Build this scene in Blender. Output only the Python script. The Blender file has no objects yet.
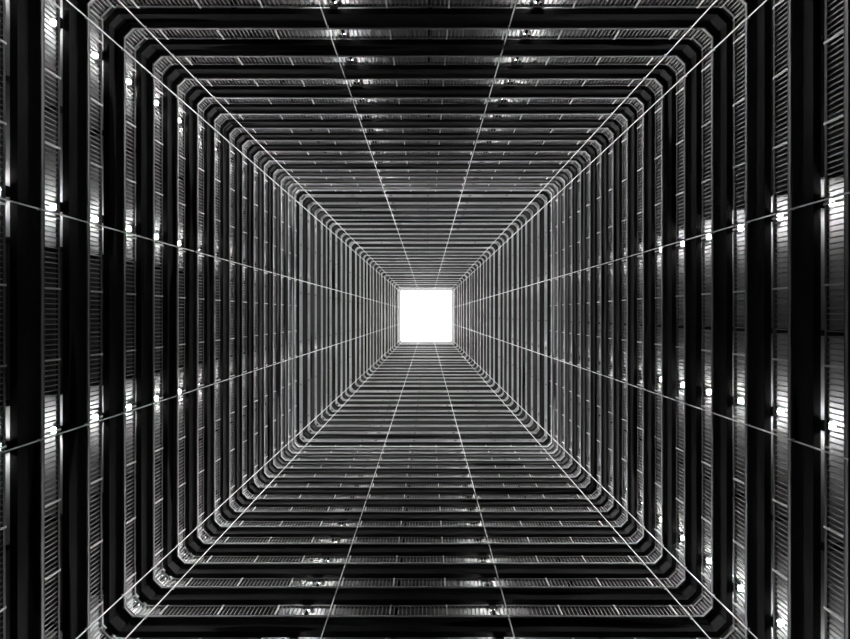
import bpy, math, random
random.seed(7)
scene = bpy.context.scene
COL = scene.collection
W = 8.5            # half the clear width of the light well, metres
F = 886.0          # focal length in pixels of the 850 px wide frame
CH = 0.25          # leg of the chamfer in the corners of the well
# depth of every gallery level, from the ratio of wall distance to height
U = [1.94, 2.305, 2.67, 3.035, 3.40, 3.765, 4.13, 4.49, 4.85, 5.22, 5.585, 5.955, 6.33, 6.70,
     7.06, 7.43, 7.80, 8.10, 8.64, 9.18, 9.72, 10.22, 10.6, 11.25, 11.96, 12.62, 13.28, 14.38,
     15.25, 16.22, 17.07, 18.07, 19.05, 20.27, 21.45, 22.55, 24.25, 26.35, 28.0, 29.8, 31.5, 34.6]
UTOP = 39.6
Z = [F * W * u * 1e-3 for u in U]
ZTOP = F * W * UTOP * 1e-3
N = len(Z)
H = [(Z[i + 1] if i + 1 < N else ZTOP) - Z[i] for i in range(N)]
GROUND = -1.6
BACK = 1.6         # depth of the galleries
LAMP_LEVELS = 24
NEAR = 17          # levels whose railings are large enough to show their parts
ORD = ['zeroth', 'first', 'second', 'third', 'fourth', 'fifth', 'sixth', 'seventh', 'eighth', 'ninth', 'tenth',
       'eleventh', 'twelfth', 'thirteenth', 'fourteenth', 'fifteenth', 'sixteenth', 'seventeenth',
       'eighteenth', 'nineteenth', 'twentieth']
TENS = {20: 'twenty', 30: 'thirty', 40: 'forty'}
def ordn(n):
    if n <= 20: return ORD[n]
    if n % 10 == 0: return TENS[n][:-1] + 'ieth'
    return TENS[n - n % 10] + '-' + ORD[n % 10]
def level_words(k):
    if k == 0: return 'lowest level just outside the photo'
    return ordn(k) + ' level inwards from the photo side edges'
SIDE_WORD = {'left': 'left', 'right': 'right', 'top': 'upper', 'bottom': 'lower'}

# ---------------------------------------------------------------- materials
def mat(name, base=(0.5, 0.5, 0.5), rough=0.7, metal=0.0, spec=0.0, vary=0.35, scale=(0.6, 0.6, 3.0),
        stain=None, obj_colour=False, emit=0.0, fine=0.0):
    m = bpy.data.materials.new(name); m.use_nodes = True
    nt = m.node_tree; L = nt.links
    b = nt.nodes['Principled BSDF']
    b.inputs['Roughness'].default_value = rough
    b.inputs['Metallic'].default_value = metal
    b.inputs['Specular IOR Level'].default_value = spec
    if emit:
        b.inputs['Base Color'].default_value = (*base, 1)
        b.inputs['Emission Color'].default_value = (1, 1, 1, 1)
        b.inputs['Emission Strength'].default_value = emit
        return m
    geo = nt.nodes.new('ShaderNodeNewGeometry')
    mp = nt.nodes.new('ShaderNodeMapping'); mp.inputs['Scale'].default_value = scale
    L.new(geo.outputs['Position'], mp.inputs['Vector'])
    nz = nt.nodes.new('ShaderNodeTexNoise'); nz.inputs['Scale'].default_value = 1.0; nz.inputs['Detail'].default_value = 3
    L.new(mp.outputs[0], nz.inputs['Vector'])
    mr = nt.nodes.new('ShaderNodeMapRange')
    mr.inputs['From Min'].default_value = 0.3; mr.inputs['From Max'].default_value = 0.7
    mr.inputs['To Min'].default_value = 1 - vary; mr.inputs['To Max'].default_value = 1 + vary
    L.new(nz.outputs['Fac'], mr.inputs['Value'])
    fac = mr.outputs[0]
    if stain:                                            # dark patches of soot on the painted bands
        mp2 = nt.nodes.new('ShaderNodeMapping'); mp2.inputs['Scale'].default_value = stain[1]
        L.new(geo.outputs['Position'], mp2.inputs['Vector'])
        n2 = nt.nodes.new('ShaderNodeTexNoise'); n2.inputs['Scale'].default_value = 1.0; n2.inputs['Detail'].default_value = 1
        L.new(mp2.outputs[0], n2.inputs['Vector'])
        m2 = nt.nodes.new('ShaderNodeMapRange')
        m2.inputs['From Min'].default_value = stain[0]; m2.inputs['From Max'].default_value = stain[0] + 0.03
        m2.inputs['To Min'].default_value = 0.15; m2.inputs['To Max'].default_value = 1.0
        L.new(n2.outputs['Fac'], m2.inputs['Value'])
        mm = nt.nodes.new('ShaderNodeMath'); mm.operation = 'MULTIPLY'
        L.new(fac, mm.inputs[0]); L.new(m2.outputs[0], mm.inputs[1]); fac = mm.outputs[0]
    vm = nt.nodes.new('ShaderNodeVectorMath'); vm.operation = 'SCALE'
    if obj_colour:
        oi = nt.nodes.new('ShaderNodeObjectInfo'); L.new(oi.outputs['Color'], vm.inputs[0])
    else:
        vm.inputs[0].default_value = base
    L.new(fac, vm.inputs['Scale'])
    L.new(vm.outputs[0], b.inputs['Base Color'])
    return m
M_band = mat('painted_concrete_band', obj_colour=True, rough=0.8, vary=0.3, scale=(0.5, 0.5, 1.3), stain=(0.36, (0.13, 0.13, 0.9)))
M_kerb = mat('pale_concrete_kerb', obj_colour=True, rough=0.7, vary=0.2, scale=(0.4, 0.4, 1.1))
M_soffit = mat('painted_soffit', (0.3, 0.3, 0.3), 0.8, vary=0.25, scale=(1.2, 1.2, 1.2))
M_metal = mat('grey_painted_railing', (0.26, 0.26, 0.26), 0.5, vary=0.2)
M_rail = mat('dark_handrail', (0.10, 0.10, 0.10), 0.5, vary=0.2)
M_post = mat('pale_railing_post', (0.6, 0.6, 0.6), 0.5, vary=0.1)
M_pipe = mat('pale_vertical_pipe', (0.72, 0.72, 0.72), 0.5, vary=0.08)
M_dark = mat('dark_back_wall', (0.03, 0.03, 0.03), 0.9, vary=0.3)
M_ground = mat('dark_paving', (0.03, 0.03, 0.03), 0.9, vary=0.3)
M_roof = mat('pale_roof_parapet', (0.13, 0.13, 0.13), 0.8, vary=0.15)
M_fix = mat('black_lamp_housing', (0.02, 0.02, 0.02), 0.6, vary=0.1)
M_bulb = mat('lamp_diffuser', (0.9, 0.9, 0.9), emit=270.0)
M_dim = mat('dim_lamp_diffuser', (0.9, 0.9, 0.9), emit=200.0)

# ---------------------------------------------------------------- mesh collection
class MB:
    def __init__(self): self.v = []; self.f = []
    def quadbox(self, a, b):                             # two rings of points -> closed prism
        n = len(a); s = len(self.v)
        self.v += a + b
        for i in range(n):
            j = (i + 1) % n
            self.f.append((s + i, s + j, s + n + j, s + n + i))
        self.f.append(tuple(s + i for i in reversed(range(n))))
        self.f.append(tuple(s + n + i for i in range(n)))
    def box(self, x0, x1, y0, y1, z0, z1, T=lambda p: p):
        a = [T(p) for p in ((x0, y0, z0), (x1, y0, z0), (x1, y1, z0), (x0, y1, z0))]
        b = [T(p) for p in ((x0, y0, z1), (x1, y0, z1), (x1, y1, z1), (x0, y1, z1))]
        self.quadbox(a, b)
    def build(self, name, material, parent=None, org=(0, 0, 0), colour=None):
        me = bpy.data.meshes.new(name)
        me.from_pydata([(p[0] - org[0], p[1] - org[1], p[2] - org[2]) for p in self.v], [], self.f)
        import bmesh
        bm = bmesh.new(); bm.from_mesh(me); bmesh.ops.recalc_face_normals(bm, faces=bm.faces[:]); bm.to_mesh(me); bm.free()
        me.materials.append(material)
        o = bpy.data.objects.new(name, me); COL.objects.link(o)
        if parent is not None: o.parent = parent
        else: o.location = org
        if colour is not None: o.color = (colour, colour, colour, 1)
        return o
def empty(name, loc):
    o = bpy.data.objects.new(name, None); o.location = loc; o.empty_display_size = 0.2; COL.objects.link(o); return o
def tag(o, label=None, cat=None, group=None, kind=None):
    if label: o['label'] = label
    if cat: o['category'] = cat
    if group: o['group'] = group
    if kind: o['kind'] = kind
    return o

# side frames: s runs along the wall, o outwards from the well; image right = +X, image down = +Y
SIDES = ['top', 'right', 'bottom', 'left']
def TF(side):
    if side == 'top': return lambda s, o, z: (s, -(W + o), z)
    if side == 'bottom': return lambda s, o, z: (s, W + o, z)
    if side == 'left': return lambda s, o, z: (-(W + o), s, z)
    return lambda s, o, z: (W + o, s, z)
R2 = math.sqrt(2)
def stations(o, chamfer=True):
    if not chamfer:
        return [(-(W + o), o), (W + o, o)]
    m = (2 * W - CH + o * R2) / 2
    c = W - CH + o * (R2 - 1)
    return [(-m, m - W), (-c, o), (c, o), (m, m - W)]
def sweep(mb, side, prof, chamfer=True):
    """prof = list of (o, z) corners of the cross-section; swept along one side to the middle of each corner."""
    T = TF(side); n = len(prof)
    rings = []
    for j in range(4 if chamfer else 2):
        ring = []
        for (o, z) in prof:
            st = stations(o, chamfer)[j]; ring.append(T(st[0], st[1], z))
        rings.append(ring)
    s = len(mb.v)
    for r in rings: mb.v += r
    for j in range(len(rings) - 1):
        for i in range(n):
            k = (i + 1) % n
            mb.f.append((s + j * n + i, s + j * n + k, s + (j + 1) * n + k, s + (j + 1) * n + i))
    mb.f.append(tuple(s + i for i in reversed(range(n))))
    e = s + (len(rings) - 1) * n
    mb.f.append(tuple(e + i for i in range(n)))
def rect(o0, o1, z0, z1): return [(o0, z0), (o1, z0), (o1, z1), (o0, z1)]

# ---------------------------------------------------------------- galleries
BEAM = {k: 0.017 for k in range(N)}                      # band tone per level; lowest ones darkened in place of fading daylight
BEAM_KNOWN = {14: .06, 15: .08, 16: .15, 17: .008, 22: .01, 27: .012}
KERB = {k: 0.27 for k in range(N)}  # lowest kerbs darkened in colour for the daylight that fades with depth
for k in range(6, N):                                    # random grey per floor; paler range mid-well carries the light's fall-off in colour
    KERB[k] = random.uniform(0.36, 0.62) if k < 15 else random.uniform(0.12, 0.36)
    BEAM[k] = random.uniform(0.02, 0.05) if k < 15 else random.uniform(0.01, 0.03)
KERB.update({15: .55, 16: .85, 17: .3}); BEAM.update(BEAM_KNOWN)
CROSS = {'left': [-0.62, -0.215, 0.197, 0.56, 0.875], 'right': [-0.72, -0.377, 0.02, 0.56], 'bottom': [-0.925, -0.515, -0.08, 0.6, 0.9], 'top': [-0.9, -0.6, 0.04, 0.7]}  # ceiling cross beams, several of them added only to cut lamp spill
for k in range(1, N):
    h = H[k]; hb = H[k - 1] if k else H[0]
    zk = Z[k]
    g = empty('gallery_floor', (0, 0, zk - 0.4 * hb))
    org = (0, 0, zk - 0.4 * hb)
    tag(g, 'concrete gallery floor running round all four walls, ' + level_words(k), 'gallery floor', 'gallery floors stacked up the light well')
    for side in SIDES:
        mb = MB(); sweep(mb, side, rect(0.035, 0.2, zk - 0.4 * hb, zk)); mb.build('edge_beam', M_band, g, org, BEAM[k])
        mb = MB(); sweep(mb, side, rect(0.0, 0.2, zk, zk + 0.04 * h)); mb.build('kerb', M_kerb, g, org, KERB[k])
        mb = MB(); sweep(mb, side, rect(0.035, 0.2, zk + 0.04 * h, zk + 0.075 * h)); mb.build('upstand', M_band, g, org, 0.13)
        mb = MB(); sweep(mb, side, rect(0.2, BACK, zk - 0.34 * hb, zk - 0.28 * hb)); mb.build('soffit_slab', M_soffit, g, org)
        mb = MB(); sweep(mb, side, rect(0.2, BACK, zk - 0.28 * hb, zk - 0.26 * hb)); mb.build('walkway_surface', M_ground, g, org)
        if 0 < k <= 30:
            for v in CROSS[side]:
                mb = MB(); T = TF(side)
                mb.box(v * W - 0.06, v * W + 0.06, 0.2, BACK, zk - 0.44 * hb, zk - 0.34 * hb, lambda p: T(*p))
                mb.build('cross_beam_baffle', M_band, g, org, 0.05)

# ---------------------------------------------------------------- railings
OB = 0.05                                                # railing line, set back from the kerb face
BAY = 0.198 * W
posts = [-(W - CH - 0.03)] + [(-0.891 + 0.198 * i) * W for i in range(10)] + [W - CH - 0.03]
def bars(mb, s0, s1, n, z0, z1, T, t=0.013):
    for i in range(1, n):
        s = s0 + (s1 - s0) * i / n
        mb.box(s - t, s + t, OB + 0.01, OB + 0.03, z0, z1, lambda p: T(*p))
def corner_bars(mb, side, sgn, z0, z1, T):
    # half of the chamfered corner, from the end post to the corner's middle
    a = stations(OB + 0.02)[2]; b = stations(OB + 0.02)[3]
    for t in (0.3, 0.8):
        s = a[0] + (b[0] - a[0]) * t; o = a[1] + (b[1] - a[1]) * t
        mb.box(sgn * s - 0.013, sgn * s + 0.013, o - 0.011, o + 0.011, z0, z1, lambda p: T(*p))
for k in range(1, N):
    h = H[k]; zk = Z[k]
    zb0, zb1, zr0, zr1 = zk + 0.075 * h, zk + 0.105 * h, zk + 0.375 * h, zk + 0.415 * h
    for side in SIDES:
        T = TF(side)
        lab = 'barred metal railing on the %s wall, %s' % (SIDE_WORD[side], level_words(k))
        if k < NEAR:
            c = T(0, OB, zb0)
            r = empty('balcony_railing', c)
            mb = MB(); sweep(mb, side, rect(OB, OB + 0.055, zr0, zr1)); mb.build('handrail', M_rail, r, c)
            mb = MB(); sweep(mb, side, rect(OB + 0.003, OB + 0.035, zb0, zb1)); mb.build('bottom_rail', M_rail, r, c)
            for s in posts:
                mb = MB(); mb.box(s - 0.022, s + 0.022, OB - 0.012, OB + 0.04, zb1, zr1 + 0.01 * h, lambda p: T(*p))
                mb.build('post', M_metal if s in (posts[0], posts[-1]) else M_post, r, c)
            for i in range(11):
                mb = MB(); bars(mb, posts[i], posts[i + 1], 14 if 0 < i < 10 else 5, zb1, zr0, T)
                mb.build('bar_panel', M_metal, r, c)
            for sgn in (-1, 1):
                mb = MB(); corner_bars(mb, side, sgn, zb1, zr0, T); mb.build('corner_bars', M_metal, r, c)
        else:
            mb = MB()
            sweep(mb, side, rect(OB, OB + 0.055, zr0, zr1)); sweep(mb, side, rect(OB + 0.003, OB + 0.035, zb0, zb1))
            for s in posts: mb.box(s - 0.022, s + 0.022, OB - 0.012, OB + 0.04, zb1, zr1, lambda p: T(*p))
            for i in range(11): bars(mb, posts[i], posts[i + 1], 14 if 0 < i < 10 else 5, zb1, zr0, T)
            r = mb.build('balcony_railing', M_metal, None, T(0, OB, zb0))
        tag(r, lab, 'railing', 'barred railings of the galleries')

# ---------------------------------------------------------------- gallery lamps
LAMPS = [('top', -0.274, 'left of centre'), ('top', 0.388, 'right of centre'),
         ('right', -0.308, 'above centre'), ('right', 0.253, 'below centre'), ('right', 0.862, 'by lower corner'),
         ('bottom', -0.405, 'left of centre'), ('bottom', 0.267, 'right of centre'),
         ('left', -0.869, 'by upper corner'), ('left', -0.337, 'above centre'), ('left', 0.307, 'below centre'),
         ('corner', 0, '')]
def lamp_meshes():
    hs = MB(); hs.box(-0.11, 0.11, -0.19, -0.12, -0.13, 0.12)
    ar = MB(); ar.box(-0.035, 0.035, -0.11, -0.06, -0.02, 0.08); ar.box(-0.1, 0.1, -0.065, 0.065, 0.072, 0.1)
    bu = MB(); n, m = 12, 6
    bu.v.append((0, 0, -0.09))
    for j in range(1, m + 1):
        a = -math.pi / 2 + j * (math.pi * 0.72) / m
        for i in range(n):
            t = 2 * math.pi * i / n
            bu.v.append((0.075 * math.cos(a) * math.cos(t), 0.075 * math.cos(a) * math.sin(t), 0.09 * math.sin(a)))
    for i in range(n):
        bu.f.append((0, 1 + (i + 1) % n, 1 + i))
        for j in range(m - 1):
            p = 1 + j * n; bu.f.append((p + i, p + (i + 1) % n, p + n + (i + 1) % n, p + n + i))
    bu.f.append(tuple(1 + (m - 1) * n + i for i in range(n)))
    return hs, ar, bu
hs, ar, bu = lamp_meshes()
proto = empty('gallery_lamp', (0, 0, 0))
p_parts = [hs.build('mounting_box', M_fix, proto), ar.build('bracket', M_fix, proto), bu.build('bulb', M_bulb, proto)]
sh = MB(); rr = [(0.085 * math.cos(math.pi * i / 6), 0.085 * math.sin(math.pi * i / 6)) for i in range(12)]
sh.quadbox([(x, y, -0.12) for x, y in rr], [(x * 1.1, y * 1.1, -0.07) for x, y in rr])
sh_me = sh.build('shade', M_fix, None)
sh_mesh = sh_me.data; bpy.data.objects.remove(sh_me)
dim_mesh = p_parts[2].data.copy(); dim_mesh.materials.clear(); dim_mesh.materials.append(M_dim)
first = True
lit_word = {False: 'lit', True: 'dim'}
for k in range(1, LAMP_LEVELS):                          # lamp hangs in the opening above railing k
    zc = Z[k] + 0.66 * H[k]
    for side, v, where in LAMPS:
        if side == 'corner':
            q = W + 0.17; loc = (-q, q, zc - 0.22); rz = math.radians(135 + 90 - 180)
            rz = math.atan2(q, -q) - math.pi / 2
            txt = 'dim lamp in the lower left corner'
        else:
            loc = TF(side)(v * W, 0.4, zc - 0.22)
            rz = {'bottom': 0, 'top': math.pi, 'left': math.pi / 2, 'right': -math.pi / 2}[side]
            txt = lit_word[k >= 7] + ' lamp %s on the %s wall' % (where, SIDE_WORD[side])
        if first: r = proto; first = False
        else:
            r = proto.copy(); COL.objects.link(r)
            for p in p_parts:
                c = p.copy(); COL.objects.link(c); c.parent = r
                if (side == 'corner' or k >= 7) and p is p_parts[2]: c.data = dim_mesh
        if side not in ('left', 'right') or k >= 7:                # these lamps carry a dark tray under the bulb
            c = bpy.data.objects.new('shade', sh_mesh); COL.objects.link(c); c.parent = r
        r.location = loc; r.rotation_euler = (0, 0, rz)
        tag(r, txt + ', ' + level_words(k).replace('inwards from the photo side edges', 'in from the side edge'), 'lamp', 'gallery lamps behind the railings')

# ---------------------------------------------------------------- vertical pipes
def pipe(side, v, label):
    T = TF(side); mb = MB(); n = 8; o = -0.035; r = 0.018
    def ring(z, rr):
        return [T(v * W + rr * math.cos(2 * math.pi * i / n), o + rr * math.sin(2 * math.pi * i / n), z) for i in range(n)]
    mb.quadbox(ring(GROUND, r), ring(ZTOP - 0.5, r))
    for k in range(N):
        if k < 20:
            z = Z[k] - 0.12
            mb.quadbox(ring(z - 0.04, r * 1.25), ring(z + 0.04, r * 1.25))
            mb.box(v * W - 0.02, v * W + 0.02, -0.03, 0.04, z - 0.02, z + 0.02, lambda p: T(*p))
    ob = mb.build('vertical_pipe', M_pipe, None, T(v * W, o, GROUND))
    tag(ob, label, 'pipe', 'thin pipes running up the light well')
for side in SIDES:
    words = ['leftmost', 'second from left', 'third from left', 'rightmost'] if side in ('top', 'bottom') else \
            ['topmost', 'second from top', 'third from top', 'bottommost']
    for v, w in zip((-0.922, -0.306, 0.306, 0.922), words):
        pipe(side, v, 'thin pale pipe running up the %s wall, %s of its four' % (SIDE_WORD[side], w))

# ---------------------------------------------------------------- shell
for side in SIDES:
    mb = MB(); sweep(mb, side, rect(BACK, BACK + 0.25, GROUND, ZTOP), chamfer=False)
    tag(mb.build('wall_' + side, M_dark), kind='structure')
mb = MB(); mb.box(-W - 2, W + 2, -W - 2, W + 2, GROUND - 0.2, GROUND)
tag(mb.build('floor', M_ground), kind='structure')
rp = empty('roof_parapet', (0, 0, ZTOP - 0.6 * H[-1]))
tag(rp, 'pale roof parapet framing the bright square of sky', 'parapet')
for side in SIDES:
    mb = MB(); sweep(mb, side, rect(0.0, BACK, ZTOP - 0.25 * H[-1], ZTOP)); mb.build('parapet_wall', M_roof, rp, (0, 0, ZTOP - 0.6 * H[-1]))
    mb = MB(); sweep(mb, side, rect(0.06, 0.3, ZTOP - 0.6 * H[-1], ZTOP - 0.25 * H[-1])); mb.build('fascia', M_roof, rp, (0, 0, ZTOP - 0.6 * H[-1]))

# ---------------------------------------------------------------- light
w = bpy.data.worlds.new('overcast_sky'); scene.world = w; w.use_nodes = True
nt = w.node_tree; L = nt.links; bg = nt.nodes['Background']
def math_node(op, a, b=None):
    n = nt.nodes.new('ShaderNodeMath'); n.operation = op
    for i, v in enumerate((a, b)):
        if v is None: continue
        if isinstance(v, (int, float)): n.inputs[i].default_value = v
        else: L.new(v, n.inputs[i])
    return n.outputs[0]
tc = nt.nodes.new('ShaderNodeTexCoord'); sx = nt.nodes.new('ShaderNodeSeparateXYZ'); L.new(tc.outputs['Generated'], sx.inputs[0])
rad = math_node('SQRT', math_node('ADD', math_node('MULTIPLY', sx.outputs[0], sx.outputs[0]), math_node('MULTIPLY', sx.outputs[1], sx.outputs[1])))
ADDED_RING, ADDED_RING_R, ADDED_RING_W, SKY = 240000.0, 0.0705, 0.003, 6.0      # bright ring added around the zenith to shape how daylight fades down the walls
q = math_node('DIVIDE', math_node('SUBTRACT', rad, ADDED_RING_R), ADDED_RING_W)
ring = math_node('EXPONENT', math_node('MULTIPLY', math_node('MULTIPLY', q, q), -1.0))
up = math_node('GREATER_THAN', sx.outputs[2], 0.0)
L.new(math_node('ADD', math_node('MULTIPLY', math_node('MULTIPLY', ring, up), ADDED_RING), SKY), bg.inputs[1])
bg.inputs[0].default_value = (1, 1, 1, 1)
w.cycles.sampling_method = 'MANUAL'; w.cycles.sample_map_resolution = 4096

# ---------------------------------------------------------------- camera
cd = bpy.data.cameras.new('camera'); cam = bpy.data.objects.new('camera', cd); COL.objects.link(cam)
cam.location = (0.0294 * W, -0.0252 * W, 0.0)
cam.rotation_euler = (math.pi, 0, 0)                     # looks straight up
cd.sensor_width = 36.0; cd.lens = 36.0 * F / 850.0
cd.shift_x = -2.0 / 850.0; cd.shift_y = -4.4 / 850.0
cd.clip_end = 2000
scene.camera = cam
scene.cycles.use_denoising = True
scene.cycles.max_bounces = 8
vs = scene.view_settings
vs.view_transform = 'Standard'; vs.look = 'None'; vs.exposure = 0.0; vs.gamma = 1.0; vs.use_curve_mapping = False
